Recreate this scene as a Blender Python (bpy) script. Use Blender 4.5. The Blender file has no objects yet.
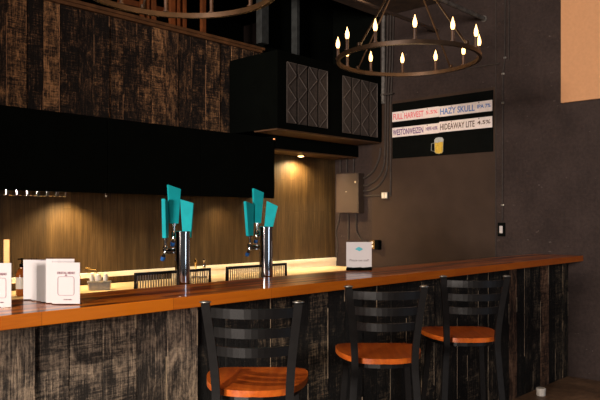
import bpy, bmesh, math, random
from mathutils import Vector, Matrix
R_ = math.radians
SC = bpy.context.scene
COL = SC.collection

# ------------------------------------------------------------------ camera
YAW, FPX, EYE, HOR = R_(43), 681.0, 1.384, 219.0
cam = bpy.data.cameras.new('camera'); camo = bpy.data.objects.new('camera', cam); COL.objects.link(camo)
camo.location = (0, 0, EYE); camo.rotation_euler = (R_(90), 0, YAW - R_(90))
cam.sensor_width = 36; cam.lens = 36*FPX/600; cam.shift_y = (HOR-200)/600
cam.clip_start = .05; cam.clip_end = 60
SC.camera = camo

# ------------------------------------------------------------------ world, lights, exposure
w = bpy.data.worlds.new('world'); SC.world = w; w.use_nodes = True
w.node_tree.nodes['Background'].inputs[0].default_value = (.85, .85, .9, 1)
w.node_tree.nodes['Background'].inputs[1].default_value = .07
SC.view_settings.view_transform = 'Standard'; SC.view_settings.look = 'None'
SC.view_settings.gamma = 1; SC.view_settings.use_curve_mapping = False
SC.view_settings.exposure = 0.0

def area(name, loc, to, size, sizey, power, col):
    l = bpy.data.lights.new(name, 'AREA'); l.shape = 'RECTANGLE'; l.size = size; l.size_y = sizey
    l.energy = power; l.color = col
    o = bpy.data.objects.new(name, l); COL.objects.link(o); o.location = loc
    o.rotation_euler = (Vector(to)-Vector(loc)).to_track_quat('-Z', 'Y').to_euler()
    return o
def point(name, loc, power, col, r=.03):
    l = bpy.data.lights.new(name, 'POINT'); l.energy = power; l.color = col; l.shadow_soft_size = r
    o = bpy.data.objects.new(name, l); COL.objects.link(o); o.location = loc
    return o
def spot(name, loc, to, power, col, ang=100, blend=.8, r=.03):
    l = bpy.data.lights.new(name, 'SPOT'); l.energy = power; l.color = col; l.shadow_soft_size = r
    l.spot_size = R_(ang); l.spot_blend = blend
    o = bpy.data.objects.new(name, l); COL.objects.link(o); o.location = loc
    o.rotation_euler = (Vector(to)-Vector(loc)).to_track_quat('-Z', 'Y').to_euler()
    return o
# daylight from the shop window behind the camera
area('window_light', (-14, -1.6, 2.3), (4, 2.0, 1.8), 2.6, 1.8, 3900, (1, .87, .77))
area('side_window_light', (3.6, -3.4, 1.5), (6, 1.9, .9), 1.4, 1.4, 30, (.62, .78, 1))
# added warm spots without fixtures; the first brightens the left bar front
spot('bar_fill_light', (-1.1, .5, 3.45), (1.0, 2.3, .75), 470, (1, .89, .76), 42, .9, .06)
for i_, (x_, y_, p_) in enumerate(((2.25, 1.45, 28), (3.7, 1.45, 12), (5.0, 1.5, 22))):
    spot('fill_spot_light', (x_, y_, 3.45), (x_+.1, y_+.35, 0), p_, (1, .80, .58), 62, .9, .06)  # added overhead fill for the stool seats and floor
spot('fill_spot_light', (4.5, 3.6, 3.45), (6.0, 4.1, 1.4), 60, (1, .72, .45), 70, 1.0, .06)  # added fill to put a warm glow on the right wall
# added warm area lights, no real fitting, to brighten the counter and its ledge
ls_ = area('ledge_fill_light', (2.7, 4.80, 1.575), (2.7, 4.97, .8), 3.8, .03, 6, (1, .86, .66)); ls_.data.spread = R_(60)
ls2_ = area('ledge_fill_light', (5.3, 4.80, 2.03), (5.3, 4.97, .8), 1.2, .03, 5, (1, .86, .66)); ls2_.data.spread = R_(50)
# warm puck lights under the wall cabinets and the soffit
PUCKS = [(.9, 4.86, 1.600, 14), (2.66, 4.86, 1.600, 60), (4.25, 4.86, 1.600, 12)]
for x, y, z, p in PUCKS:
    spot('puck_light', (x, y, z-.02), (x, y+.10, 0), p, (1, .70, .34), 135, .9, .03)
spot('soffit_downlight', (5.30, 4.92, 2.03), (5.35, 4.90, 0), 75, (1, .70, .34), 165, .7, .03)

# ------------------------------------------------------------------ pixel helpers: a point on a real plane seen through a pixel
cF, sF = math.cos(YAW), math.sin(YAW)
def depth_pt(x, y, d):
    lat = (x-300)/FPX*d
    return Vector((d*cF+lat*sF, d*sF-lat*cF, EYE-(y-HOR)*d/FPX))
def at_y(x, y, Y): return depth_pt(x, y, Y/(sF-(x-300)/FPX*cF))
def at_x(x, y, X=6.0): return depth_pt(x, y, X/(cF+(x-300)/FPX*sF))

# ------------------------------------------------------------------ materials
def new_mat(name):
    m = bpy.data.materials.new(name); m.use_nodes = True
    nt = m.node_tree; b = nt.nodes['Principled BSDF']
    return m, nt, b
def plain(name, col, rough=.6, metal=0, spec=.5, emit=None, es=0, bump=0, var=0, scale=20, coat=0):
    m, nt, b = new_mat(name)
    b.inputs['Base Color'].default_value = (*col, 1); b.inputs['Roughness'].default_value = rough
    b.inputs['Metallic'].default_value = metal; b.inputs['Specular IOR Level'].default_value = spec
    b.inputs['Coat Weight'].default_value = coat
    if emit: b.inputs['Emission Color'].default_value = (*emit, 1); b.inputs['Emission Strength'].default_value = es
    if var or bump:
        tc = nt.nodes.new('ShaderNodeTexCoord'); n = nt.nodes.new('ShaderNodeTexNoise'); n.inputs['Scale'].default_value = scale
        n.inputs['Detail'].default_value = 6
        nt.links.new(tc.outputs['Object'], n.inputs['Vector'])
        if var:
            r = nt.nodes.new('ShaderNodeValToRGB')
            r.color_ramp.elements[0].position = .3; r.color_ramp.elements[1].position = .7
            r.color_ramp.elements[0].color = (*[c*(1-var) for c in col], 1); r.color_ramp.elements[1].color = (*[min(1, c*(1+var)) for c in col], 1)
            nt.links.new(n.outputs['Fac'], r.inputs[0]); nt.links.new(r.outputs[0], b.inputs['Base Color'])
        if bump:
            bp = nt.nodes.new('ShaderNodeBump'); bp.inputs['Strength'].default_value = bump; bp.inputs['Distance'].default_value = .01
            nt.links.new(n.outputs['Fac'], bp.inputs['Height']); nt.links.new(bp.outputs[0], b.inputs['Normal'])
    return m

class N:
    """tiny node builder"""
    def __init__(s, nt): s.nt = nt
    def n(s, t, **k):
        o = s.nt.nodes.new(t)
        for a, v in k.items(): setattr(o, a, v)
        return o
    def l(s, a, b): s.nt.links.new(a, b)
    def mapping(s, src, scale):
        m = s.n('ShaderNodeMapping'); m.inputs['Scale'].default_value = scale; s.l(src, m.inputs['Vector']); return m.outputs[0]
    def noise(s, vec, scale, detail=5, rough=.6, dist=0):
        o = s.n('ShaderNodeTexNoise'); o.inputs['Scale'].default_value = scale; o.inputs['Detail'].default_value = detail
        o.inputs['Roughness'].default_value = rough; o.inputs['Distortion'].default_value = dist
        s.l(vec, o.inputs['Vector']); return o.outputs['Fac']
    def ramp(s, fac, stops):
        r = s.n('ShaderNodeValToRGB'); e = r.color_ramp.elements
        while len(e) < len(stops): e.new(.5)
        for i, (p, c) in enumerate(stops):
            e[i].position = p; e[i].color = (*c, 1) if not isinstance(c, (int, float)) else (c, c, c, 1)
        s.l(fac, r.inputs[0]); return r.outputs[0]
    def math(s, op, a, b=None, clamp=False):
        o = s.n('ShaderNodeMath', operation=op, use_clamp=clamp)
        for i, v in enumerate((a, b)):
            if v is None: continue
            if isinstance(v, (int, float)): o.inputs[i].default_value = v
            else: s.l(v, o.inputs[i])
        return o.outputs[0]
    def mix(s, fac, a, b, mode='MIX'):
        o = s.n('ShaderNodeMix', data_type='RGBA', blend_type=mode)
        for key, v in ((0, fac), (6, a), (7, b)):
            if isinstance(v, (int, float)): o.inputs[key].default_value = v
            elif isinstance(v, tuple): o.inputs[key].default_value = (*v, 1)
            else: s.l(v, o.inputs[key])
        return o.outputs[2]
    def bump(s, h, strength, dist, b):
        o = s.n('ShaderNodeBump'); o.inputs['Strength'].default_value = strength; o.inputs['Distance'].default_value = dist
        s.l(h, o.inputs['Height']); s.l(o.outputs[0], b.inputs['Normal'])

def plank_mat(name, dark, mid, light, seed=0., amount=.5):
    """weathered, charred vertical planks: grain along z, saw marks across, every board its own wear"""
    m, nt, b = new_mat(name); k = N(nt)
    tc = k.n('ShaderNodeTexCoord'); geo = k.n('ShaderNodeNewGeometry'); isl = geo.outputs['Random Per Island']
    add = k.n('ShaderNodeVectorMath', operation='ADD'); k.l(tc.outputs['Object'], add.inputs[0])
    cmb = k.n('ShaderNodeCombineXYZ'); k.l(k.math('MULTIPLY', isl, 37.0), cmb.inputs[0]); k.l(k.math('MULTIPLY', isl, 19.0+seed), cmb.inputs[2])
    k.l(cmb.outputs[0], add.inputs[1]); v = add.outputs[0]
    grain = k.noise(k.mapping(v, (95, 20, 4.0)), 1.6, 7, .72, .4)
    blot = k.noise(k.mapping(v, (9, 5, 4.5)), 1.4, 6, .65, .8)
    saw = k.noise(k.mapping(v, (4, 5, 62)), 1.3, 5, .65, 1.2)
    speck = k.noise(k.mapping(v, (40, 20, 40)), 1.5, 5, .75)
    sawon = k.math('GREATER_THAN', k.math('FRACT', k.math('MULTIPLY', isl, 7.31)), .4)
    ctr = lambda n, a_: k.math('MULTIPLY', k.math('SUBTRACT', n, .5), a_)
    amp = k.math('ADD', .10, k.math('MULTIPLY', sawon, .50))
    mixv = k.math('ADD', ctr(grain, .85), ctr(blot, .80))
    mixv = k.math('ADD', mixv, ctr(speck, .5))
    mixv = k.math('ADD', mixv, k.math('MULTIPLY', k.math('SUBTRACT', saw, .5), amp))
    mixv = k.math('ADD', mixv, ctr(isl, .19))
    mixv = k.math('ADD', mixv, .5)
    c = k.ramp(mixv, [(.50-.1*amount, dark), (.62-.1*amount, mid), (.84-.1*amount, light)])
    k.l(c, b.inputs['Base Color']); b.inputs['Roughness'].default_value = .75; b.inputs['Specular IOR Level'].default_value = .25
    k.bump(mixv, .6, .02, b)
    return m

def panel_mat():
    """back bar wood panelling: narrow vertical staves, soft brown grain, staggered butt joints"""
    m, nt, b = new_mat('back_bar_panelling'); k = N(nt)
    tc = k.n('ShaderNodeTexCoord'); v = tc.outputs['Object']
    sep = k.n('ShaderNodeSeparateXYZ'); k.l(v, sep.inputs[0])
    cmb = k.n('ShaderNodeCombineXYZ'); k.l(sep.outputs[2], cmb.inputs[0]); k.l(sep.outputs[0], cmb.inputs[1])
    br = k.n('ShaderNodeTexBrick'); k.l(cmb.outputs[0], br.inputs['Vector']); br.offset = .37; br.offset_frequency = 2
    br.inputs['Scale'].default_value = 1; br.inputs['Brick Width'].default_value = .9; br.inputs['Row Height'].default_value = .07
    br.inputs['Mortar Size'].default_value = .0022; br.inputs['Color1'].default_value = (.30, .30, .30, 1); br.inputs['Color2'].default_value = (.75, .75, .75, 1)
    br.inputs['Mortar'].default_value = (.12, .12, .12, 1); br.inputs['Bias'].default_value = 0
    g = k.noise(k.mapping(v, (80, 10, 3.2)), 1.5, 6, .65, .3)
    g2 = k.noise(k.mapping(v, (14, 5, 1.0)), 1.3, 4, .6, .3)
    val = k.math('ADD', k.math('MULTIPLY', g, .55), k.math('MULTIPLY', g2, .45))
    c = k.ramp(val, [(.34, (.032, .018, .007)), (.5, (.075, .044, .017)), (.68, (.135, .084, .034))])
    c = k.mix(.55, c, br.outputs['Color'], 'MULTIPLY')
    k.l(c, b.inputs['Base Color']); b.inputs['Roughness'].default_value = .5; b.inputs['Specular IOR Level'].default_value = .3
    k.bump(val, .25, .006, b)
    return m

def butcher_mat():
    m, nt, b = new_mat('butcher_block'); k = N(nt)
    tc = k.n('ShaderNodeTexCoord'); v = tc.outputs['Object']
    br = k.n('ShaderNodeTexBrick'); k.l(v, br.inputs['Vector']); br.offset = .43; br.offset_frequency = 2
    br.inputs['Scale'].default_value = 1; br.inputs['Brick Width'].default_value = .55; br.inputs['Row Height'].default_value = .043
    br.inputs['Mortar Size'].default_value = .0006; br.inputs['Color1'].default_value = (.25, .25, .25, 1); br.inputs['Color2'].default_value = (1, 1, 1, 1)
    br.inputs['Mortar'].default_value = (.3, .3, .3, 1)
    g = k.noise(k.mapping(v, (3, 45, 45)), 1.4, 6, .6, .8)
    g2 = k.noise(k.mapping(v, (1.2, 9, 9)), 1.4, 3, .5, .5)
    val = k.math('ADD', k.math('MULTIPLY', g, .35), k.math('MULTIPLY', g2, .25))
    sep = k.n('ShaderNodeSeparateColor'); k.l(br.outputs['Color'], sep.inputs[0])
    val = k.math('ADD', val, k.math('ADD', k.math('MULTIPLY', sep.outputs[0], .95), -.25))
    c = k.ramp(val, [(.40, (.11, .016, .0015)), (.60, (.37, .070, .0035)), (.92, (.62, .165, .006))])
    k.l(c, b.inputs['Base Color']); b.inputs['Roughness'].default_value = .35; b.inputs['Specular IOR Level'].default_value = .25
    b.inputs['Coat Weight'].default_value = .5; b.inputs['Coat Roughness'].default_value = .07
    return m

def block_mat():
    """painted concrete block wall; blocks are 0.4 x 0.2 m"""
    m, nt, b = new_mat('painted_block'); k = N(nt)
    tc = k.n('ShaderNodeTexCoord'); v = tc.outputs['Object']
    sep = k.n('ShaderNodeSeparateXYZ'); k.l(v, sep.inputs[0])
    cmb = k.n('ShaderNodeCombineXYZ'); k.l(sep.outputs[1], cmb.inputs[0]); k.l(sep.outputs[2], cmb.inputs[1])
    br = k.n('ShaderNodeTexBrick'); k.l(cmb.outputs[0], br.inputs['Vector'])
    br.inputs['Scale'].default_value = 1; br.inputs['Brick Width'].default_value = .4; br.inputs['Row Height'].default_value = .2
    br.inputs['Mortar Size'].default_value = .005; br.inputs['Mortar Smooth'].default_value = .6
    n1 = k.noise(v, 3.0, 5, .6); n2 = k.noise(v, 34, 6, .7); n3 = k.noise(k.mapping(v, (1, 1, 2.4)), 9, 8, .75)
    c = k.ramp(k.math('ADD', k.math('MULTIPLY', n1, .5), k.math('MULTIPLY', n2, .5)), [(.4, (.021, .0133, .0115)), (.6, (.038, .0250, .0215))])
    c = k.mix(k.math('MULTIPLY', br.outputs['Fac'], .22), c, (.03, .022, .02))
    scuff = k.ramp(n3, [(.64, 0.), (.67, 1.)])
    c = k.mix(k.math('MULTIPLY', scuff, .5), c, (.20, .17, .155))
    k.l(c, b.inputs['Base Color']); b.inputs['Roughness'].default_value = .72; b.inputs['Specular IOR Level'].default_value = .18
    h = k.math('SUBTRACT', k.math('MULTIPLY', n2, .35), br.outputs['Fac'])
    k.bump(h, .22, .006, b)
    return m

def floor_mat():
    m, nt, b = new_mat('stained_concrete'); k = N(nt)
    tc = k.n('ShaderNodeTexCoord'); v = tc.outputs['Object']
    n1 = k.noise(v, 2.2, 6, .65, .5); n2 = k.noise(v, 18, 6, .7)
    c = k.ramp(k.math('ADD', k.math('MULTIPLY', n1, .6), k.math('MULTIPLY', n2, .4)), [(.38, (.07, .040, .022)), (.52, (.19, .105, .056)), (.66, (.34, .20, .115))])
    k.l(c, b.inputs['Base Color']); b.inputs['Roughness'].default_value = .55
    k.bump(n2, .2, .004, b)
    return m

def seat_mat():
    m, nt, b = new_mat('cherry_seat'); k = N(nt)
    tc = k.n('ShaderNodeTexCoord'); v = tc.outputs['Object']
    g = k.noise(k.mapping(v, (26, 2.4, 26)), 1.4, 5, .6, .7)
    c = k.ramp(g, [(.35, (.38, .068, .008)), (.65, (.52, .115, .012))])
    k.l(c, b.inputs['Base Color']); b.inputs['Roughness'].default_value = .33
    b.inputs['Specular IOR Level'].default_value = .3; b.inputs['Coat Weight'].default_value = .1; b.inputs['Coat Roughness'].default_value = .2
    return m

M = dict(
    floor=floor_mat(), block=block_mat(), panelling=panel_mat(), butcher=butcher_mat(), seat=seat_mat(),
    plank=plank_mat('bar_front_plank', (.024, .019, .015), (.12, .090, .066), (.42, .31, .21), 0, 1.0),
    plank_up=plank_mat('upper_wall_plank', (.009, .006, .005), (.070, .038, .021), (.58, .29, .125), 5, .72),
    charred=plank_mat('charred_plank', (.004, .0035, .003), (.018, .014, .010), (.20, .14, .085), 9, .40),
    brownplank=plank_mat('brown_plank', (.02, .011, .007), (.11, .055, .030), (.30, .17, .10), 13, .9),
    edge_up=plain('worn_edge_brown', (.36, .18, .085), .8, var=.5, scale=25),
    edge_low=plain('worn_edge_tan', (.34, .25, .16), .8, var=.5, scale=25),
    black=plain('matt_black_paint', (.0013, .0018, .0013), .9, spec=.04, var=.2, scale=5),
    ceil=plain('mottled_ceiling', (.075, .045, .027), .9, var=.55, scale=7, bump=.2),
    infill=plain('smooth_brown_paint', (.036, .0215, .0145), .72, spec=.18, var=.12, scale=6, bump=.08),
    steelpost=plain('grey_painted_steel', (.026, .028, .027), .6, var=.4, scale=18),
    cap=plain('cap_wood', (.13, .055, .02), .5, var=.35, scale=14),
    under=plain('soffit_wood', (.07, .032, .012), .6, var=.3, scale=9),
    steel=plain('black_powder_coated_steel', (.007, .0065, .0065), .36, .2, var=.2, scale=30),
    steelwear=plain('worn_bright_steel', (.42, .40, .37), .3, .9),
    chrome=plain('polished_chrome', (.66, .63, .60), .06, 1, var=.03, scale=8),
    dullmetal=plain('brushed_metal', (.45, .42, .38), .35, .9, var=.15, scale=30),
    teal=plain('teal_painted_wood', (.003, .32, .36), .75, spec=.2, var=.08, scale=25),
    blue=plain('blue_spout_plug', (.01, .10, .36), .4, var=.1, scale=40),
    bronze=plain('bronze_ring', (.045, .024, .012), .42, .55, var=.35, scale=22),
    sleeve=plain('candle_sleeve', (.06, .028, .016), .55, .1, var=.3, scale=30),
    bulb=plain('candle_bulb', (1, .8, .5), .3, emit=(1, .52, .17), es=5),
    pucklens=plain('puck_lens', (1, .85, .6), .3, emit=(1, .66, .28), es=14),
    led=plain('small_lamp_glow', (.9, .4, .2), .3, emit=(1, .35, .12), es=1.0),
    cream=plain('cream_ledge', (.92, .84, .66), .4, var=.06, scale=6),
    counter=plain('back_counter_surface', (.72, .52, .27), .3, var=.15, scale=5),
    white=plain('white_card', (.45, .42, .425), .55, var=.02, scale=10),
    ink=plain('plum_ink', (.26, .13, .16), .7, var=.1, scale=40),
    blackink=plain('dark_grey_ink', (.16, .13, .13), .7, var=.1, scale=40),
    tealink=plain('teal_ink', (.05, .32, .38), .6, var=.1, scale=40),
    cardboard=plain('tan_fibreboard', (.52, .26, .12), .8, var=.05, scale=40),
    conduit=plain('painted_conduit', (.034, .026, .022), .65, 0, .25, var=.3, scale=30),
    conduitlight=plain('grey_conduit', (.10, .09, .08), .6, 0, .3, var=.5, scale=30),
    panelbox=plain('painted_panel_box', (.036, .020, .012), .7, var=.12, scale=15),
    mesh=plain('brown_mesh_screen', (.036, .026, .021), .8, var=.35, scale=60, bump=.4),
    lattice=plain('grey_lattice_strip', (.085, .070, .062), .6, var=.2, scale=30),
    boardblack=plain('black_board', (.0018, .0022, .0018), .85, spec=.06, var=.2, scale=12),
    strip=plain('white_name_strip', (.74, .66, .64), .5, var=.04, scale=25),
    pink=plain('pink_marker', (.75, .12, .16), .6, var=.1, scale=50),
    bluemark=plain('blue_marker', (.04, .16, .50), .6, var=.1, scale=50),
    purple=plain('purple_marker', (.10, .015, .17), .6, var=.1, scale=50),
    brownmark=plain('brown_marker', (.10, .055, .035), .6, var=.1, scale=50),
    gold=plain('beer_gold', (.50, .33, .035), .6, var=.25, scale=60),
    foam=plain('beer_foam', (.32, .34, .33), .7, var=.2, scale=60),
    mugline=plain('mug_outline', (.22, .23, .21), .6, var=.1, scale=40),
    amber=plain('amber_bottle_glass', (.30, .075, .012), .15, var=.15, scale=20),
    yellow=plain('yellow_wood', (.62, .33, .06), .5, var=.12, scale=40),
    brass=plain('brass', (.60, .40, .14), .25, 1, var=.1, scale=20),
    timber=plain('orange_timber', (.20, .055, .012), .55, var=.3, scale=16),
    offwhite=plain('offwhite_plastic', (.72, .66, .58), .5, var=.06, scale=30),
)
def glass_mat():
    m = bpy.data.materials.new('clear_acrylic'); m.use_nodes = True; nt = m.node_tree; nt.nodes.clear()
    o = nt.nodes.new('ShaderNodeOutputMaterial'); mx = nt.nodes.new('ShaderNodeMixShader')
    t = nt.nodes.new('ShaderNodeBsdfTransparent'); g = nt.nodes.new('ShaderNodeBsdfGlossy'); fr = nt.nodes.new('ShaderNodeFresnel')
    t.inputs[0].default_value = (.96, .95, .95, 1); g.inputs['Roughness'].default_value = .05; fr.inputs[0].default_value = 1.45
    nt.links.new(fr.outputs[0], mx.inputs[0]); nt.links.new(t.outputs[0], mx.inputs[1]); nt.links.new(g.outputs[0], mx.inputs[2]); nt.links.new(mx.outputs[0], o.inputs[0])
    return m
M['acrylic'] = glass_mat()

# ------------------------------------------------------------------ mesh helpers
class MB:
    def __init__(s): s.bm = bmesh.new()
    def box(s, x0, x1, y0, y1, z0, z1, bevel=0, mat=None):
        g = bmesh.ops.create_cube(s.bm, size=1)
        vs = g['verts']
        for v in vs:
            v.co = Vector(((x0+x1)/2+v.co.x*(x1-x0), (y0+y1)/2+v.co.y*(y1-y0), (z0+z1)/2+v.co.z*(z1-z0)))
            if mat: v.co = mat @ v.co
        if bevel:
            es = list({e for v in vs for e in v.link_edges})
            bmesh.ops.bevel(s.bm, geom=es, offset=bevel, segments=2, affect='EDGES', profile=.6)
        return s
    def prism(s, pts, h0, h1, mat=None, bevel=0):
        """outline in xy extruded along z"""
        a = [s.bm.verts.new((x, y, h0)) for x, y in pts]; b = [s.bm.verts.new((x, y, h1)) for x, y in pts]
        n = len(pts)
        f0 = s.bm.faces.new(a[::-1]); f1 = s.bm.faces.new(b)
        for i in range(n): s.bm.faces.new((a[i], a[(i+1) % n], b[(i+1) % n], b[i]))
        if bevel:
            bmesh.ops.bevel(s.bm, geom=list(f1.edges)+list(f0.edges), offset=bevel, segments=2, affect='EDGES', profile=.6)
        if mat:
            for v in (a+b) if not bevel else s.bm.verts: v.co = mat @ v.co
        return s
    def tube(s, pts, r, seg=10, closed=False, sx=1, sy=1, up=(0, 0, 1), caps=True):
        pts = [Vector(p) for p in pts]; n = len(pts); rings = []
        rr = r if isinstance(r, (list, tuple)) else [r]*n
        for i, p in enumerate(pts):
            if closed: t = pts[(i+1) % n]-pts[i-1]
            else: t = pts[min(i+1, n-1)]-pts[max(i-1, 0)]
            t.normalize(); u = Vector(up)
            if abs(t.dot(u)) > .97: u = Vector((0, 1, 0)) if abs(t.y) < .9 else Vector((1, 0, 0))
            a = t.cross(u).normalized(); b = a.cross(t).normalized()
            rings.append([s.bm.verts.new(p+a*math.cos(2*math.pi*k/seg+math.pi/seg)*rr[i]*sx+b*math.sin(2*math.pi*k/seg+math.pi/seg)*rr[i]*sy) for k in range(seg)])
        m = n if closed else n-1
        for i in range(m):
            A, B = rings[i], rings[(i+1) % n]
            for k in range(seg): s.bm.faces.new((A[k], A[(k+1) % seg], B[(k+1) % seg], B[k]))
        if not closed and caps: s.bm.faces.new(rings[0][::-1]); s.bm.faces.new(rings[-1])
        return s
    def bar(s, pts, wx, wy, up=(0, 0, 1), closed=False):
        """rectangular section bar along a path"""
        q = math.sqrt(.5)
        return s.tube(pts, 1, 4, closed, wx/2/q, wy/2/q, up)
    def lathe(s, prof, seg=24, mat=None, cap=True):
        rings = []
        for r, z in prof:
            ring = [s.bm.verts.new((r*math.cos(2*math.pi*k/seg), r*math.sin(2*math.pi*k/seg), z)) for k in range(seg)]
            rings.append(ring)
        for A, B in zip(rings, rings[1:]):
            for k in range(seg): s.bm.faces.new((A[k], A[(k+1) % seg], B[(k+1) % seg], B[k]))
        if cap: s.bm.faces.new(rings[0][::-1]); s.bm.faces.new(rings[-1])
        if mat:
            for ring in rings:
                for v in ring: v.co = mat @ v.co
        return s
    def build(s, name, m, parent=None, smooth=False, loc=None):
        bmesh.ops.recalc_face_normals(s.bm, faces=s.bm.faces)
        me = bpy.data.meshes.new(name); s.bm.to_mesh(me); s.bm.free()
        me.materials.append(m if not isinstance(m, str) else M[m])
        if smooth:
            for p in me.polygons: p.use_smooth = True
            try: me.set_sharp_from_angle(angle=R_(35))
            except Exception: pass
        o = bpy.data.objects.new(name, me); COL.objects.link(o)
        if parent: o.parent = parent
        if loc is not None: o.location = loc
        return o
def tag(o, label=None, cat=None, group=None, kind=None):
    if label: o['label'] = label
    if cat: o['category'] = cat
    if group: o['group'] = group
    if kind: o['kind'] = kind
    return o
def empty(name, loc, rz=0, label=None, cat=None, group=None):
    o = bpy.data.objects.new(name, None); COL.objects.link(o); o.location = loc; o.rotation_euler = (0, 0, rz)
    o.empty_display_size = .1
    return tag(o, label, cat, group)
def copy_tree(o, parent=None):
    c = o.copy(); COL.objects.link(c); c.parent = parent
    for ch in list(o.children):
        if ch != c: copy_tree(ch, c)
    return c
def struct(o): o['kind'] = 'structure'; return o
def lettering(text, size, m, parent, mat, name='lettering', width=None, thick=.0006, align='CENTER', bold=0):
    cu = bpy.data.curves.new('text', 'FONT'); cu.body = text; cu.size = size; cu.extrude = thick
    cu.align_x = align; cu.align_y = 'CENTER'; cu.resolution_u = 3; cu.offset = bold
    t = bpy.data.objects.new('text', cu); COL.objects.link(t)
    bpy.context.view_layer.update()
    me = bpy.data.meshes.new_from_object(t.evaluated_get(bpy.context.evaluated_depsgraph_get()))
    bpy.data.objects.remove(t)
    if width:
        xs = [v.co.x for v in me.vertices]; wd = max(xs)-min(xs); k = width/wd
        for v in me.vertices: v.co.x *= k
    me.transform(mat); me.materials.clear(); me.materials.append(M[m])
    o = bpy.data.objects.new(name, me); COL.objects.link(o); o.parent = parent
    return o
def arc_pts(pts, n=6):
    """smooth a polyline through its points (Catmull-Rom)"""
    P = [Vector(p) for p in pts]; P = [P[0]*2-P[1]]+P+[P[-1]*2-P[-2]]; out = []
    for i in range(1, len(P)-2):
        for k in range(n):
            t = k/n; a, b, c, d = P[i-1], P[i], P[i+1], P[i+2]
            out.append(.5*((2*b)+(c-a)*t+(2*a-5*b+4*c-d)*t*t+(3*b-a-3*c+d)*t**3))
    out.append(P[-2]); return out

# ================================================================== THE SETTING
struct(MB().box(-3, 6.2, -4, 6.7, -.1, 0).build('floor', 'floor'))
struct(MB().box(6.0, 6.2, -4, 6.7, 0, 3.95).build('wall_right', 'block'))
struct(MB().box(-3.2, -3.0, 2.7, 6.7, 0, 3.95).build('wall_left', 'block'))
struct(MB().box(-3, 6.0, 5.07, 5.2, 0, 3.1).build('wall_back', 'black'))
struct(MB().box(-3, 6.0, 6.6, 6.7, 3.1, 3.95).build('wall_back_loft', 'black'))
struct(MB().box(-3, 4.86, 5.2, 6.6, 3.0, 3.1).build('floor_loft', 'black'))
struct(MB().box(-3, 6.0, -4, 4.4, 3.57, 3.66).build('ceiling', 'ceil'))
struct(MB().box(-3, 6.0, 4.4, 6.6, 3.9, 3.95).build('ceiling_loft', 'black'))
# black wall above the louvred box and its return on the right wall
struct(MB().box(4.9, 6.0, 5.07, 5.2, 3.1, 3.9).box(5.985, 6.0, 4.4, 5.06, 2.93, 3.9).build('trim_1', 'black'))
# smooth painted infill in the block wall below the beer board
ya_, yb_ = at_x(391, 130).y, at_x(495.5, 130).y
struct(MB().box(5.992, 6.0, yb_, ya_+.25, 0, 2.64).build('trim_10', 'infill'))
struct(MB().box(5.995, 6.0, yb_-.008, yb_, 0, 3.57).build('trim_11', 'conduit'))
# back bar panelling
struct(MB().box(-1.0, 5.995, 5.04, 5.07, .84, 2.06).build('trim_2', 'panelling'))
def planks(x0, x1, y, z0, z1, seed, wmin=.13, wmax=.165, t=.022, dy=.006, pick=None):
    """side-by-side boards; each has worn, pale arrises along parts of its long edges (second material slot)"""
    r = random.Random(seed); b = MB(); x = x0; edges = []
    while x < x1-.02:
        wd = r.uniform(wmin, wmax); e = min(x+wd, x1); o = r.uniform(-dy, dy)
        nf = len(b.bm.faces); b.box(x+.0015, e-.0015, y+o-t/2, y+t/2+.004, z0, z1)
        if pick:
            b.bm.faces.ensure_lookup_table()
            for f in list(b.bm.faces)[nf:]: f.material_index = pick((x+e)/2)
        z = z0
        while z < z1-.05:
            L = min(r.uniform(.08, .5), z1-z)
            if r.random() < (.52 if not pick or pick((x+e)/2) != 2 else .30): edges.append((e-.0055-r.uniform(0, .002), e-.0015, y+o-t/2-.0008, z+.004, z+L-.004))
            z += L
        x = e
    n = len(b.bm.faces)
    for xa, xb, yy, za, zb in edges: b.box(xa, xb, yy, yy+.0012, za, zb)
    b.bm.faces.ensure_lookup_table()
    for f in list(b.bm.faces)[n:]: f.material_index = 1
    return b
def planks_obj(name, m, m2, *a, pick=None, extra=()):
    o = planks(*a, pick=pick).build(name, m); o.data.materials.append(M[m2])
    for e in extra: o.data.materials.append(M[e])
    return o
struct(planks_obj('trim_3', 'plank_up', 'edge_up', -1.0, 4.86, 5.045, 2.224, 3.1, 4))
struct(MB().box(-1.0, 4.83, 4.99, 5.2, 3.1, 3.125).box(-1.0, 4.80, 5.0, 5.032, 3.072, 3.098).build('trim_4', 'cap'))
struct(MB().box(-1.0, 4.84, 5.06, 5.2, 3.125, 3.15).build('trim_5', 'black'))
# painted steel posts standing on the wall behind the louvred box
for i, (px, wd) in enumerate(((262.5, .10), (295.5, .045))):
    p = at_y(px, 30, 4.99)
    struct(MB().box(p.x-wd/2, p.x+wd/2, 4.95, 5.03, 3.16 if i == 0 else 2.94, 3.9, .003).build('trim_%d' % (6+i), 'steelpost'))
# soffit (valance with wood underside) right of the wall cabinets
struct(MB().box(4.70, 5.995, 4.70, 5.035, 2.075, 2.195).build('trim_8', 'black'))
struct(MB().box(4.70, 5.995, 4.72, 5.035, 2.062, 2.075).build('trim_9', 'under'))

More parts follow.
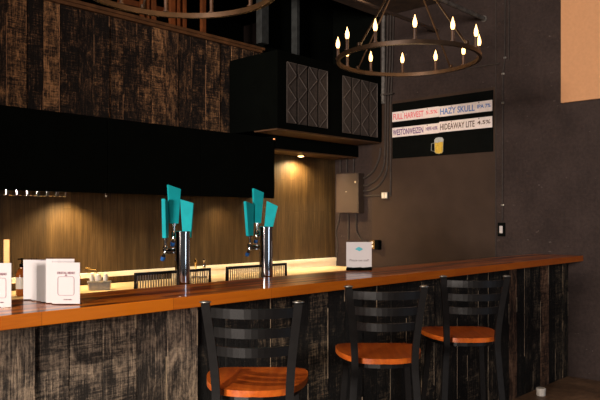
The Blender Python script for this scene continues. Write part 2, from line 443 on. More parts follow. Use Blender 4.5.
# ================================================================== LOUVRED BLACK BOX
bx = empty('ventilation_cabinet', (5.19, 4.7, 2.2), 0, 'large black box with two grey lattice grilles hung high in the corner', 'cabinet')
X0, X1, YF, Z0, Z1 = 4.385, 5.98, 4.37, 2.2, 2.925
MB().box(X0, X1, YF, 5.03, Z0+.012, Z1, .004).build('body', 'black', bx).location = (-5.19, -4.7, -2.2)
MB().box(X0+.01, X1-.01, YF+.01, 4.69, Z0, Z0+.012).build('underside', 'under', bx).location = (-5.19, -4.7, -2.2)
def grille(xl, xr, yt, yb):
    a = at_y(xl, yt, YF); b = at_y(xr, yt, YF); zt = a.z; zb = at_y(xl, yb, YF).z
    x0, x1 = a.x, b.x; wd = x1-x0; n = 4; pw = wd/n
    for k in range(n):
        p0, p1 = x0+k*pw+.012, x0+(k+1)*pw-.012
        g = MB().box(p0, p1, YF-.012, YF-.0005, zb, zt).build('grille_panel', 'mesh', bx); g.location = (-5.19, -4.7, -2.2)
        s = MB(); th = .009; yy = YF-.0155
        hh = zt-zb; c = 5; seg = hh/c
        sgn = -1 if k % 2 == 0 else 1
        for q in range(c):
            zc0 = zb+q*seg; zc1 = zc0+seg
            xa, xb = (p0+.008, p1-.008) if (q % 2 == 0) == (sgn > 0) else (p1-.008, p0+.008)
            s.bar([(xa, yy, zc0+.004), (xb, yy, zc1-.004)], .005, th, up=(0, 1, 0))
        s.bar([(p0, yy, zt-.004), (p1, yy, zt-.004)], .005, .007, up=(0, 1, 0))
        if k == n-1: s.bar([(p1-.004, yy, zb), (p1-.004, yy, zt)], .005, .008, up=(0, 1, 0))
        s.build('lattice', 'lattice', g)
grille(285.5, 327.3, 61.5, 122.5)
grille(341.5, 377, 75.5, 132.5)

# soffit downlight and small warm lamp under the box
dl = empty('downlight', (5.30, 4.93, 2.06), 0, 'small glowing round downlight in the soffit under the lattice box', 'light')
MB().lathe([(.045, 0), (.045, -.008), (.034, -.010), (.034, -.002)], 24).build('trim_ring', 'brass', dl, True)
MB().lathe([(.033, -.004), (.03, -.011), (.012, -.016)], 24).build('lens', 'pucklens', dl, True)
p = at_y(274, 138.3, 4.69)
il = empty('indicator_lamp', (p.x, 4.695, 2.16), 0, 'tiny orange lamp at the left lower corner below the lattice box', 'light')
MB().box(-.009, .009, -.012, 0, -.006, .006, .002).build('lens', 'led', il)
MB().box(-.013, .013, -.003, .004, -.010, .010, .002).build('housing', 'black', il)

# ================================================================== BLACK WALL CABINETS
for x0, x1, lab in ((-.6, 1.1, 'leftmost matt black wall cabinet, mostly outside the left edge'),
                    (1.1, 2.85, 'matt black wall cabinet above the wire glass rack'),
                    (2.85, 4.68, 'matt black wall cabinet behind the tap towers, right end of the row')):
    c = empty('wall_cabinet', ((x0+x1)/2, 4.87, 1.6), 0, lab, 'cabinet', 'black wall cabinets over the back counter')
    c.location.z = 1.616
    hw = (x1-x0)/2-.001
    MB().box(-hw, hw, -.15, .165, 0, .556).build('body', 'black', c)
    for s in (-1, 1):
        d = MB().box(min(0, s*hw)+.002, max(0, s*hw)-.002, -.17, -.151, -.032, .553, .002).build('door', 'black', c)
# puck lamps under the cabinets
for x, y, z, pw in PUCKS:
    lab = {.9: 'round puck light under the leftmost black wall cabinet', 2.66: 'round puck light under the cabinet with the glass rack', 4.25: 'round puck light under the right end of the black cabinets'}[x]
    o = empty('puck_lamp', (x, 4.86, 1.615), 0, lab, 'light', 'puck lamps under the wall cabinets')
    MB().lathe([(.034, 0), (.034, -.012), (.026, -.014)], 20).build('housing', 'black', o, True)
    MB().lathe([(.025, -.0135), (.018, -.017)], 20).build('lens', 'pucklens', o, True)
# hanging stemware rack
gr = empty('glass_rack', (1.6, 4.76, 1.59), 0, 'wire stemware rack hanging under the black wall cabinet at upper left', 'rack')
pr = at_y(66, 190, 4.72); pl = at_y(-4, 190, 4.72)
nW = 7
for k in range(nW):
    x = pl.x+(pr.x-pl.x)*(k+.5)/nW-1.6; h = .5*(pr.x-pl.x)/nW*.78
    MB().tube([(x-h, -.05, -.004), (x-h*.95, -.05, -.038), (x-h*.25, -.05, -.040)], .0032, 8).tube([(x+h*.25, -.05, -.040), (x+h*.95, -.05, -.038), (x+h, -.05, -.004)], .0032, 8)\
        .tube([(x-h*.25, -.05, -.040), (x-h*.25, .20, -.040)], .003, 8).tube([(x+h*.25, -.05, -.040), (x+h*.25, .20, -.040)], .003, 8).build('wire_channel', 'chrome', gr, True)
p = at_y(108, 190, 4.70)
hk = MB().tube([(0, 0, 0), (0, -.004, -.02), (0, -.012, -.03), (0, -.02, -.022)], .004, 8).build('cup_hook', 'offwhite', None, True, (p.x, 4.74, 1.588))
tag(hk, 'small pale hook hanging alone under the black wall cabinets', 'hook')

# ================================================================== BACK COUNTER
bc = empty('back_counter', (2.5, 4.78, 0), 0, 'long back bar counter with lit cream ledge under wood panelling', 'counter')
def bco(o): o.location = (-2.5, -4.78, 0); return o
bco(MB().box(-1, 5.99, 4.52, 5.035, 0, .80).build('base', 'black', bc))
bco(MB().box(-1, 5.99, 4.5, 5.035, .802, .848, .004).build('countertop', 'counter', bc))
bco(MB().box(-1, 5.99, 5.012, 5.038, .905, .945, .003).build('ledge', 'cream', bc))
bco(MB().box(3.7, 5.99, 5.018, 5.038, .849, .904).build('backsplash', 'cream', bc))
# amber bottle
pb = at_y(22, 284, 4.66)
bo = empty('syrup_bottle', (pb.x, 4.66, .849), 0, 'amber bottle with black pump top behind the white cards', 'bottle')
MB().lathe([(.001, 0), (.036, 0), (.04, .01), (.04, .15), (.032, .175), (.016, .19), (.015, .205)], 24).build('body', 'amber', bo, True)
MB().lathe([(.0405, .05), (.0408, .055), (.0408, .125), (.0405, .13)], 24, cap=False).build('paper_label', 'offwhite', bo, True)
MB().lathe([(.017, .2), (.017, .222), (.006, .226), (.005, .25), (.009, .252), (.009, .262)], 16).box(-.03, .0, -.005, .005, .252, .26, .002).build('pump', 'black', bo, True)
# garnish caddy
pc = at_y(98, 285, 4.66)
gc = empty('garnish_caddy', (pc.x, 4.64, .849), R_(-30), 'small metal garnish caddy on the lit back counter beside the cards', 'caddy')
MB().prism([(-.075, -.045), (.075, -.045), (.085, .045), (-.085, .045)], 0, .055).box(-.088, .088, -.052, .05, .055, .064, .003).build('tray', 'dullmetal', gc)
for x, y, r in ((-.055, 0, .016), (-.01, .01, .024), (.045, -.01, .018)):
    MB().lathe([(.002, 0), (r, .004), (r*1.1, .03), (r*.8, .05), (r*.3, .058)], 16, Matrix.Translation((x, y, .064))).build('cup', 'offwhite', gc, True)
MB().tube([(-.02, .02, .07), (-.02, .02, .15), (-.10, .02, .165)], .005, 8).build('handle', 'brass', gc, True)
# faucet
pf = at_y(199, 268, 4.84)
fa = empty('sink_faucet', (pf.x, 4.84, .849), R_(-40), 'little faucet with brass and chrome handles behind the first tap tower', 'faucet')
MB().box(-.07, .07, -.02, .02, 0, .02, .004).build('base', 'chrome', fa, True)
MB().tube(arc_pts([(-.03, 0, .02), (-.03, 0, .13), (-.03, -.02, .165), (-.03, -.05, .175), (-.03, -.07, .15)]), .010, 10).build('spout', 'brass', fa, True)
MB().lathe([(.012, .02), (.010, .09), (.016, .10), (.016, .12), (.006, .15), (.012, .165), (.006, .18)], 14, Matrix.Translation((.045, 0, 0))).build('handle', 'chrome', fa, True)

# ================================================================== BAR
BT, BTH = 1.067, .048
bar = empty('bar_counter', (2.7, 2.45, 0), 0, 'long bar with glossy orange butcher block top and dark weathered plank front', 'bar')
def bo_(o): o.location = (-2.7, -2.45, 0); return o
bo_(MB().box(-.9, 5.998, 2.232, 2.658, BT-BTH, BT, .003).build('bar_top', 'butcher', bar))
bo_(MB().box(-.9, 5.995, 2.392, 2.655, 0, BT-BTH-.001).build('base', 'black', bar))
pf_ = bo_(planks_obj('plank_front', 'plank', 'edge_low', -.9, 5.99, 2.378, .002, BT-BTH-.002, 11, pick=lambda x: 0 if x < 1.93 else (3 if abs(x-5.54) < .08 or abs(x-4.86) < .08 else 2), extra=('charred', 'brownplank'))); pf_.parent = bar
sh = MB().box(-.9, 5.995, 2.662, 3.02, .93, .97, .004).build('service_shelf', 'dullmetal')
tag(sh, 'brushed metal shelf behind the bar top that carries the tap towers', 'shelf')

# drip racks
def drip_rack(x0, x1, lab):
    o = empty('drip_rack', ((x0+x1)/2, 2.83, .97), 0, lab, 'rack', 'wire racks behind the bar top')
    h = (x1-x0)/2; t = .146
    MB().bar([(-h, 0, 0), (-h, 0, t), (h, 0, t), (h, 0, 0)], .014, .014, up=(0, 1, 0))\
        .box(-h-.006, -h+.006, 0, .11, .0, .012).box(h-.006, h+.006, 0, .11, .0, .012).build('frame', 'steel', o)
    g = MB(); n = 30
    for k in range(1, n):
        x = -h+2*h*k/n; g.bar([(x, .004, .004), (x, .004, t-.006)], .0045, .0045)
    g.bar([(-h, .008, .03), (h, .008, .03)], .004, .004)
    g.build('grid', 'dullmetal', o)
a, b = at_y(136.5, 270, 2.82), at_y(211, 270, 2.82)
drip_rack(a.x, b.x, 'black framed wire rack around the left beer tap tower')
a, b = at_y(228, 270, 2.82), at_y(287, 270, 2.82)
drip_rack(a.x, b.x, 'black framed wire rack around the right beer tap tower')

# beer towers
def tower(px, top, lab, angs, leans, faces):
    p = at_y(px, 250, 2.73)
    o = empty('beer_tap_tower', (p.x, 2.73, .97), 0, lab, 'beer tap', 'chrome beer tap towers')
    H = top-.97
    MB().lathe([(.052, 0), (.052, .008), (.037, .014), (.0365, .05), (.0365, H-.012), (.039, H-.012), (.039, H-.003), (.034, H)], 40).build('column', 'chrome', o, True)
    for i, (ang, zf) in enumerate(zip(angs, (1.225, 1.297, 1.225))):
        an = R_(ang); dr = Vector((math.cos(an), math.sin(an), 0)); z = zf-.97
        q = Matrix.Rotation(an, 4, 'Z')
        f = MB()
        f.tube([q@Vector((.034, 0, z)), q@Vector((.105, 0, z))], .0085, 12)
        f.lathe([(.017, -.006), (.017, .004), (.011, .006)], 16, q@Matrix.Translation((.037, 0, z))@Matrix.Rotation(R_(90), 4, 'Y'))
        f.lathe([(.014, -.012), (.015, .008), (.011, .012)], 16, q@Matrix.Translation((.07, 0, z))@Matrix.Rotation(R_(90), 4, 'Y'))
        f.lathe([(.008, -.022), (.014, -.014), (.014, .014), (.010, .022), (.007, .026), (.007, .052), (.012, .054), (.012, .066)], 16, q@Matrix.Translation((.105, 0, z)))
        f.tube([q@Vector((.105, 0, z-.012)), q@Vector((.118, 0, z-.035))], .0085, 12)
        fo = f.build('faucet', 'chrome', o, True)
        MB().tube([q@Vector((.117, 0, z-.032)), q@Vector((.124, 0, z-.050))], [.0125, .0105], 12).build('spout_plug', 'blue', fo, True)
        # paddle handle: wider and slanted at the top
        m = q@Matrix.Translation((.105, 0, z+.064))@Matrix.Rotation(R_(leans[i]), 4, 'X')@Matrix.Rotation(R_(faces[i]), 4, 'Z')
        L = .192
        h = MB().prism([(-.021, 0), (.021, 0), (.034, L+.004), (-.034, L-.016)], -.0095, .0095,
                       m@Matrix.Rotation(R_(90), 4, 'Z')@Matrix.Rotation(R_(90), 4, 'X'))
        h.build('tap_handle', 'teal', o)
tower(182.5, 1.325, 'left chrome beer tap tower with three teal handles', (107, 77, 40), (0, 0, 0), (20, 0, 0))
tower(266, 1.343, 'right chrome beer tap tower with three teal handles', (107, 75, 42), (-3, 2, 9), (-10, 4, 0))

# ================================================================== MENU CARDS
def card(px, pyb, w_, h_, lab, text=True, rz=0, group=None, acr=True):
    """white sheet in an L-shaped clear acrylic stand; px = left-edge pixel, pyb = bottom pixel"""
    d = FPX*(EYE-BT)/(pyb-HOR); p = depth_pt(px, pyb, d)
    right = Vector((sF, -cF, 0)); c = p+right*w_/2
    o = empty('menu_card', (c.x, c.y, BT), YAW-R_(90)+rz, lab, 'menu card', group)
    MB().box(-w_/2, w_/2, .000, .0018, .004, h_-.004).build('paper_sheet', 'white', o)
    if acr:
        MB().box(-w_/2-.001, w_/2+.001, .003, .006, 0, h_+.002).box(-w_/2-.001, w_/2+.001, .006, .022, 0, .003).build('acrylic_stand', 'acrylic', o)
    if text:
        up = Matrix.Rotation(R_(90), 4, 'X')
        T = lambda x, z: Matrix.Translation((x, -.0012, z))@up
        lettering('DIGITAL MENU', .012, 'ink', o, T(0, h_*.735), width=w_*.62, bold=.0002)
        MB().prism([(-.005, 0), (.005, 0), (0, .007)], 0, .0012, T(0, h_*.665)).build('emblem', 'ink', o)
        f = MB(); a, b2, z0, z1 = -w_*.29, w_*.29, h_*.22, h_*.65
        pts = []
        for cx, cz, st in ((b2-.007, z1-.007, 0), (a+.007, z1-.007, 90), (a+.007, z0+.007, 180), (b2-.007, z0+.007, 270)):
            for k in range(4): t = R_(st+30*k); pts.append((cx+.007*math.cos(t), -.0008, cz+.007*math.sin(t)))
        f.bar(pts, .0012, .0014, up=(0, 1, 0), closed=True).build('frame_line', 'ink', o)
        lettering('SCAN HERE', .006, 'ink', o, T(w_*.06, h_*.12), width=w_*.28)
    return o
LC = card(-14, 308, .09, .164, 'white menu card in acrylic stand cut off by the left edge of the photo')
F0 = card(52, 304.8, .103, .160, 'front white menu card of the cluster, its frame and lettering fully visible')
edges = [(46, 303.8, 'second white card from the front of the cluster, almost hidden behind the front one'),
         (41, 303.0, 'third white card from the front in the cluster, a narrow strip showing'),
         (36.5, 302.2, 'fourth white card from the front in the cluster'),
         (31.5, 301.3, 'second white card from the back of the cluster'),
         (23.5, 300.2, 'rearmost white card of the cluster, the one farthest left')]
for i, (x, y, lab) in enumerate(edges):
    card(x, y, .106, .162 if i else .172, lab, False, R_((0, 1, -1, 1, 2)[i]), 'white menu cards clustered on the bar')
tag(F0, group='white menu cards clustered on the bar')
# yellow stick behind the left card
p = depth_pt(7, 300, FPX*(EYE-BT)/(301-HOR))
ys = empty('wooden_ruler', (p.x, p.y, BT), YAW-R_(90), 'upright yellow wooden stick standing behind the leftmost white card', 'stick')
MB().box(-.0115, .0115, -.004, .004, 0, .238, .001).build('stick', 'yellow', ys)
t = MB()
for k in range(18): t.box(-.0115, -.0115+(.009 if k % 3 == 0 else .005), -.0046, -.004, .10+k*.0075, .1012+k*.0075)
t.build('tick_marks', 'ink', ys)
# sign on the bar
p = depth_pt(359, 270, 4.2)
sg = empty('bar_sign', (p.x, p.y, BT), YAW-R_(90)-R_(3), 'white sign with a teal diamond standing at the far part of the bar', 'sign')
MB().box(-.078, .078, 0, .003, .014, .175).build('panel', 'white', sg)
up = Matrix.Rotation(R_(90), 4, 'X')
MB().prism([(-.026, 0), (-.018, .004), (-.006, .013), (.004, .013), (.026, .001), (.012, -.008), (.002, -.013), (-.010, -.007)], 0, .001, Matrix.Translation((.0, -.0002, .131))@up).build('diamond_emblem', 'tealink', sg)
lettering('Please see staff', .02, 'blackink', sg, Matrix.Translation((0, -.001, .062))@up, width=.118)
MB().tube(arc_pts([(-.076, -.012, .010), (-.04, -.013, .009), (.02, -.013, .013), (.078, -.01, .018)]), [.011]*6+[.009]*6+[.005]*7, 10).box(-.079, .079, -.004, .03, 0, .013, .002).build('base', 'black', sg)

# ================================================================== BAR STOOLS
def make_stool():
    o = empty('bar_stool', (0, 0, 0), 0)
    # seat outline: straight front, rounded sides, narrower curved back
    pts = []
    key = [(.0, .205), (.15, .203), (.195, .175), (.207, .11), (.203, .03), (.185, -.06), (.145, -.145), (.08, -.19), (0, -.203)]
    rt = arc_pts([(x, y, 0) for x, y in key], 4)
    rt = [(v.x, v.y) for v in rt]; pts = rt+[(-x, y) for x, y in rt[-2:0:-1]]
    MB().prism(pts[::-1], .724, .748, bevel=.007).build('seat', 'seat', o, True)
    # seat frame
    fr = [(x*.86, y*.86, .712) for x, y in pts[::3]]
    MB().bar(fr, .02, .022, closed=True).build('seat_frame', 'steel', o)
    for s in (-1, 1):
        path = arc_pts([(s*.19, -.285, .0), (s*.160, -.235, .35), (s*.142, -.207, .62), (s*.136, -.207, .74), (s*.147, -.227, .90), (s*.168, -.262, 1.08)], 5)
        pst = MB().bar(path, .031, .019, up=(0, 1, 0)).build('back_post', 'steel', o)
        e = path[-1]
        MB().lathe([(.012, 0), (.020, .003), (.019, .006), (.008, .009)], 14, Matrix.Translation(e)@Matrix.Diagonal((1.1, .75, 1, 1))).build('post_cap', 'steelwear', pst, True)
        for z0 in (.897, .968, 1.040):
            f = (z0-.9)/.18; xx = .147+.021*f; yy = -.225-.037*f
            MB().box(s*(xx-.0225)-.002, s*(xx-.0225)+.002, yy-.010, yy-.002, z0-.012, z0+.012).build('weld_mark', 'steelwear', pst)
        MB().bar([(s*.150, .140, .70), (s*.20, .215, 0)], .028, .020, up=(0, 1, 0)).build('front_leg', 'steel', o)
        MB().bar([(s*.187, .196, .26), (s*.187, -.247, .26)], .018, .018).build('side_stretcher', 'steel', o)
    MB().bar([(-.184, .192, .30), (.184, .192, .30)], .024, .02).build('footrest', 'steel', o)
    MB().bar([(-.184, -.242, .30), (.184, -.242, .30)], .018, .018).build('rear_stretcher', 'steel', o)
    for z0 in (.885, .956, 1.028):
        f = (z0+.018-.9)/.18; hw = .147+.021*f-.012; yb = -.225-.037*f
        n = 12; b = MB(); rows = []
        for k in range(n+1):
            t = k/n*2-1; x = hw*t; y = yb-.052*(1-t*t)
            rows.append([b.bm.verts.new(c) for c in ((x, y-.004, z0), (x, y-.008, z0+.036), (x, y+.000, z0+.037), (x, y+.004, z0))])
        for A, B in zip(rows, rows[1:]):
            for k in range(4): b.bm.faces.new((A[k], A[(k+1) % 4], B[(k+1) % 4], B[k]))
        b.bm.faces.new(rows[0][::-1]); b.bm.faces.new(rows[-1])
        b.build('back_slat', 'steel', o)
    return o
st = make_stool()
for i, (px, d, fa_, lab) in enumerate(((256.5, 2.72, 43, 'nearest black ladder-back bar stool with orange wooden seat, at lower middle'),
                                       (379.5, 3.29, 43, 'middle one of three black ladder-back bar stools with wooden seats'),
                                       (461.5, 3.83, 45, 'farthest black ladder-back bar stool, at the right end of the bar'))):
    c = depth_pt(px, 300, d); o = st if i == 0 else copy_tree(st)
    o.location = (c.x, c.y, 0); o.rotation_euler = (0, 0, R_(fa_-90))
    tag(o, lab, 'bar stool', 'ladder-back bar stools along the bar')

# ================================================================== CHANDELIERS
def make_chandelier(phase):
    o = empty('chandelier', (0, 0, 0), 0)
    RR = .445
    ring = [(RR*math.cos(2*math.pi*k/96), RR*math.sin(2*math.pi*k/96), 0) for k in range(96)]
    MB().bar(ring, .020, .024, closed=True).build('ring', 'bronze', o, True)
    for k in range(12):
        t = R_(phase+30*k); T = Matrix.Translation((RR*math.cos(t), RR*math.sin(t), 0))
        s = MB().lathe([(.016, .013), (.016, .018), (.009, .020), (.0095, .080), (.0075, .082)], 14, T).build('candle_sleeve', 'sleeve', o, True)
        MB().lathe([(.006, .082), (.0105, .090), (.0130, .104), (.0115, .120), (.0062, .136), (.0025, .150), (.001, .156)], 14, T).build('bulb', 'bulb', s, True)
    apex = Vector((0, 0, .64))
    for k in range(4):
        t = R_(phase+15+90*k); e = Vector((RR*math.cos(t), RR*math.sin(t), .012))
        MB().tube([e, apex+(e-apex).normalized()*.03], .0058, 8).lathe([(.004, 0), (.013, .004), (.013, .02), (.005, .026)], 12, Matrix.Translation(e)).build('rod', 'bronze', o, True)
    MB().lathe([(.01, -.05), (.03, -.035), (.034, 0), (.02, .03), (.006, .04)], 18, Matrix.Translation(apex)).build('hub', 'bronze', o, True)
    MB().tube([apex+Vector((0, 0, .03)), Vector((0, 0, 3.56-2.42))], .008, 10).build('stem', 'bronze', o, True)
    MB().lathe([(.001, 3.545-2.42), (.05, 3.55-2.42), (.06, 3.568-2.42), (.001, 3.5695-2.42)], 24).build('canopy', 'bronze', o, True)
    return o
ch = make_chandelier(26+43-90)   # angles measured from the camera's right
cl_ = bpy.data.lights.new('candle_glow', 'POINT'); cl_.energy = 9; cl_.color = (1, .62, .30); cl_.shadow_soft_size = .3
clo = bpy.data.objects.new('candle_glow', cl_); COL.objects.link(clo); clo.parent = ch; clo.location = (0, 0, .12)
p = depth_pt(408, 56.5, 4.33); ch.location = (p.x, p.y, 2.395)
# reverse so that the candles match front/back order
tag(ch, 'wagon wheel chandelier with candle bulbs, whole ring hanging in view before the corner wall', 'chandelier', 'wagon wheel chandeliers')
c2 = copy_tree(ch); p = depth_pt(178, -14, 3.03); c2.location = (p.x, p.y, 2.42); c2.rotation_euler = (0, 0, R_(-8))
tag(c2, 'wagon wheel chandelier cut off by the top edge at upper left', 'chandelier')

# ================================================================== LOFT TIMBER RACK
lt = empty('timber_rack', (4.1, 5.45, 3.1), 0, 'orange timber rack in the dark loft above the plank wall', 'rack')
for px, wd in ((142, .03), (147.5, .02), (153, .05), (172, .055), (178, .03), (184, .035), (203, .05)):
    q = at_y(px, 5, 5.45)
    MB().box(q.x-wd/2-4.1, q.x+wd/2-4.1, -.02, .02, 0, .76, .002).build('upright', 'timber', lt)
q0 = at_y(118, 0, 5.5); q1 = at_y(166, 11, 5.5)
MB().bar([(q0.x-4.1, .05, q0.z-3.1), (q1.x-4.1, .05, q1.z-3.1)], .03, .05).build('brace', 'timber', lt)
spot('loft_lamp', (3.9, 5.0, 3.45), (4.0, 5.5, 3.4), .7, (1, .55, .22), 120)

# ================================================================== RIGHT WALL: electrical
def wall_path(pts, off=.02): return [(6-off, (v := at_x(x, y)).y, v.z) for x, y in pts]
def conduit(pts, r, lab, mat='conduit', smooth=True, off=None, group='conduits on the right wall'):
    off = off or r+.003
    P = wall_path(pts, off); P = arc_pts(P, 5) if smooth and len(P) > 2 else [Vector(p) for p in P]
    o = MB().tube(P, r, 12).build('conduit', mat, None, True)
    return tag(o, lab, 'conduit', group)
conduit([(385, 14), (384.6, 104)], .022, 'thick worn grey conduit beside the upper right edge of the black box', 'conduitlight', smooth=False)
conduit([(381.5, 148), (380, 158), (375, 170), (367, 177), (362.8, 178.5)], .012, 'dark conduit with the tightest curve from the black box into the panel box')
conduit([(389, 9), (388, 60), (386.5, 100), (385.8, 150), (384, 168), (378, 179), (369, 185), (362.8, 185.5)], .011, 'thin dark conduit second from the black box, curving into the panel box')
conduit([(391.8, 6), (390.8, 60), (389, 100), (388.3, 158), (386.5, 174), (380, 185), (371, 190.5), (362.8, 191)], .011, 'thin dark conduit third from the black box with the lowest curve to the panel')
conduit([(394.6, 4), (393.3, 60), (391.6, 100), (391.2, 196)], .010, 'straight dark conduit beside the left edge of the beer board', smooth=False)
conduit([(361.5, 196), (382.5, 195.6)], .010, 'short level conduit between the panel box and the small steel box', smooth=False)
conduit([(341, 152), (341, 172.5)], .010, 'short leftmost conduit stub above the panel box', smooth=False)
conduit([(347.5, 152), (347.5, 172.5)], .010, 'short middle conduit stub above the panel box', smooth=False)
conduit([(354.5, 152), (354.5, 172.5)], .010, 'short rightmost conduit stub above the panel box', smooth=False)
conduit([(340, 213), (339, 222), (336.6, 232), (338.2, 244), (337.2, 257.5)], .008, 'wavy cable hanging below the panel box in the corner')
conduit([(349, 213), (349, 226), (349, 240)], .010, 'straight conduit dropping below the middle of the panel box')
conduit([(357, 213), (357, 228), (359, 235), (363, 240), (367, 241.5)], .010, 'conduit curving from the panel box down to the brass outlet')
conduit([(505.8, 0), (505.3, 58), (504.5, 66), (503.4, 72), (503.2, 110), (502.8, 221)], .007, 'thin long conduit running down to the light switch', smooth=False)
conduit([(509.6, 0), (509.2, 60)], .007, 'short thin conduit just right of the switch conduit near the ceiling', smooth=False)
conduit([(448, 71.5), (500, 63.5)], .006, 'thin level conduit behind the chandelier ring', smooth=False)
# clamps
cl = [(505.5, 58), (503.4, 74), (503.3, 103), (503, 205)]
for (x, y), lab in zip(cl, ('topmost clamp on the thin switch conduit', 'second clamp from the top on the thin switch conduit', 'third clamp from the top on the thin switch conduit', 'lowest clamp on the conduit just above the switch')):
    v = at_x(x, y); o = MB().box(5.98, 5.9995, v.y-.013, v.y+.013, v.z-.008, v.z+.008, .002).build('conduit_clamp', 'steelwear')
    tag(o, lab, 'clamp', 'clamps on the switch conduit')
# bundle straps
a = at_x(383, 100); b = at_x(394, 100)
tag(MB().box(5.955, 5.999, b.y-.01, a.y+.01, 2.71, 2.73, .002).build('conduit_strap', 'conduit'), 'dark strap across the conduits beside the beer board', 'strap')
# ceiling pipes ending in the wall
for (x1, y1, x0, rr, lab, mt) in ((484.5, 19, 430, .020, 'grey pipe under the ceiling ending in the wall at upper right', 'conduitlight'),
                          (438, 31, 380, .017, 'dark brown pipe under the ceiling behind the chandelier', 'panelbox')):
    v = at_x(x1, y1)
    o = MB().tube([(3.6, v.y, v.z), (5.998, v.y, v.z)], rr, 14).lathe([(rr*1.5, 0), (rr*1.5, .01)], 14, Matrix.Translation((5.985, v.y, v.z))@Matrix.Rotation(R_(90), 4, 'Y')).build('ceiling_pipe', mt, None, True)
    tag(o, lab, 'pipe')
# main panel box
a, b = at_x(336.5, 173.5, 5.9), at_x(358.8, 213, 5.9)
eb = empty('electrical_panel', (5.94, (a.y+b.y)/2, b.z), 0, 'brown painted electrical panel box on the wall beside the back counter', 'electrical box')
hy = (a.y-b.y)/2; H = at_x(347, 173.5, 5.9).z-at_x(347, 213, 5.9).z
MB().box(-.045, .059, -hy, hy, 0, H, .003).build('box', 'panelbox', eb)
MB().box(-.050, -.0455, -hy+.006, hy-.006, .006, H-.006, .002).build('door', 'panelbox', eb)
MB().box(-.056, -.050, -hy+.03, -hy+.05, H*.75, H*.80, .002).box(-.054, -.050, 0, .02, H*.53, H*.55, .001).build('latch', 'steelwear', eb)
# small steel junction box
v = at_x(386.6, 195.5); jb = empty('junction_box', (5.97, v.y, v.z), 0, 'small bright steel junction box with two covers beside the conduits', 'electrical box')
MB().box(-.012, .028, -.040, .040, -.036, .036, .003).build('box', 'steelwear', jb)
for s in (-1, 1): MB().box(-.015, -.0125, s*.019-.014, s*.019+.014, -.028, .028, .002).build('cover', 'offwhite', jb)
# outlet
v = at_x(372.5, 244.5, 5.95); ou = empty('power_outlet', (5.97, v.y, v.z), 0, 'brass outlet box with a black plug on the wall behind the bar sign', 'outlet')
MB().box(-.012, .029, -.030, .048, -.042, .042, .003).build('box', 'brass', ou)
MB().box(-.035, .029, -.090, -.035, -.055, .050, .008).build('plug', 'black', ou)
for s in (-1, 1): MB().lathe([(.014, 0), (.014, .004), (.006, .005)], 14, Matrix.Translation((-.012, .01, s*.02))@Matrix.Rotation(R_(-90), 4, 'Y')).build('socket', 'offwhite', ou, True)
# switch
v = at_x(502, 229.5); sw = empty('light_switch', (5.99, v.y, v.z), 0, 'black wall switch plate with a white rocker above the bar end', 'switch')
MB().box(-.008, .0095, -.036, .036, -.065, .065, .003).build('plate', 'boardblack', sw)
MB().box(-.012, -.0085, -.016, .016, -.034, .034, .002).build('rocker', 'white', sw)

# ================================================================== BEER BOARD
XW = 5.985
yl, yr = at_x(392.5, 130, XW).y, at_x(493, 130, XW).y
bd = empty('beer_board', (5.99, (yl+yr)/2, 2.026), 0, 'black beer board on the dark wall with a painted beer mug', 'board')
hb = (yl-yr)/2
MB().box(-.010, .0095, -hb, hb, 0, .584, .002).build('panel', 'boardblack', bd)
Wm = Matrix.Rotation(R_(-90), 4, 'Z')@Matrix.Rotation(R_(90), 4, 'X')   # text plane facing -X, reading along -Y
v = at_x(438.8, 145.5, 5.975); T = Matrix.Translation((-.0105, v.y-(yl+yr)/2, v.z-2.026))
mg = MB().prism([(-.046, -.062), (-.036, -.078), (0, -.084), (.036, -.078), (.046, -.062), (.050, .045), (-.050, .045)], 0, .002, T@Wm).build('mug_picture', 'gold', bd)
MB().prism([(-.052, .035), (-.02, .028), (.02, .036), (.052, .03), (.053, .06), (.038, .078), (0, .084), (-.038, .078), (-.053, .06)], .0021, .0035, T@Wm).build('foam', 'foam', mg)
g = MB()
g.bar([T@Wm@Vector(c) for c in ((-.052, .03, .002), (-.085, .025, .002), (-.088, -.045, .002), (-.052, -.055, .002))], .004, .012, up=(1, 0, 0))
for x in (-.05, .05): g.bar([T@Wm@Vector((x, .035, .003)), T@Wm@Vector((x*.92, -.068, .003))], .003, .006, up=(1, 0, 0))
g.bar([T@Wm@Vector(c) for c in ((-.045, -.066, .003), (0, -.086, .003), (.045, -.066, .003))], .003, .007, up=(1, 0, 0))
g.build('outline', 'mugline', mg)
ym = at_x(439.5, 130, XW).y
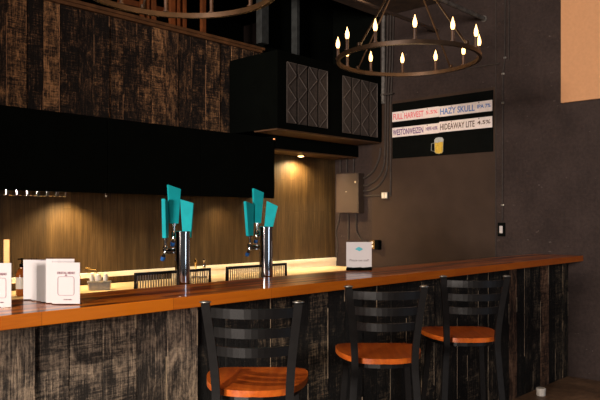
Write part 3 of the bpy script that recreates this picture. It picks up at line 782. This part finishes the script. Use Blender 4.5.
def strip(y0, y1, z0, z1, text, inkm, lab, k=1.0, text2=None):
    c = (y0+y1)/2; o = empty('name_strip', (5.978, c, z0), 0, lab, 'sign', 'beer name strips on the black board')
    h = (y0-y1)/2; zz = z1-z0
    MB().box(-.002, .0018, -h, h, 0, zz).build('panel', 'strip', o)
    f = Matrix.Translation((-.0028, 0, zz*.46))@Wm
    if text2:
        lettering(text, .085, inkm, o, Matrix.Translation((-.0028, h*.30, zz*.46))@Wm, width=h*2*.66, bold=.0012)
        lettering(text2, .050, inkm, o, Matrix.Translation((-.0028, -h*.70, zz*.52))@Wm, width=h*2*.24, bold=.0008)
    else: lettering(text, .085, inkm, o, f, width=h*2*.93, bold=.0012)
    for s in (-1, 1): MB().lathe([(.006, 0), (.005, .003), (.002, .004)], 10, Matrix.Translation((-.002, s*h*.52, zz-.010))@Matrix.Rotation(R_(-90), 4, 'Y')).build('pin', 'brownmark', o, True)
strip(yl-.003, ym+.001, 2.416, 2.520, 'FULL HARVEST', 'pink', 'upper left white name strip lettered in pink on the beer board', text2='5.5%')
strip(ym-.001, yr+.004, 2.412, 2.516, 'HAZY SKULL', 'bluemark', 'upper right white name strip lettered in blue on the beer board', text2='IPA 7%')
strip(yl-.003, ym+.001, 2.252, 2.352, 'WESTONWEIZEN', 'purple', 'lower left white name strip lettered in purple on the beer board', text2='HEFE 4.8%')
strip(ym-.001, yr+.004, 2.256, 2.362, 'HIDEAWAY LITE', 'brownmark', 'lower right white name strip lettered in brown on the beer board', text2='4.5%')

# ================================================================== FIBREBOARD PANEL
v = at_x(561, 103, 5.97)
fb = MB().box(5.965, 5.998, v.y-2.2, v.y, v.z, 3.5, .002).build('wall_board', 'cardboard')
tag(fb, 'large plain tan board fixed high on the dark wall at upper right', 'board')

# small white round container on the floor by the bar foot
p = depth_pt(541, 395.5, FPX*EYE/(395.5-HOR))
rc = empty('round_container', (p.x, p.y, 0), 0, 'small white round container on the floor at the bar foot', 'container')
MB().lathe([(.001, 0), (.032, 0), (.035, .004), (.035, .040), (.033, .042)], 24).build('body', 'offwhite', rc, True)
MB().lathe([(.037, .040), (.037, .056), (.034, .060), (.001, .060)], 24).build('lid', 'offwhite', rc, True)
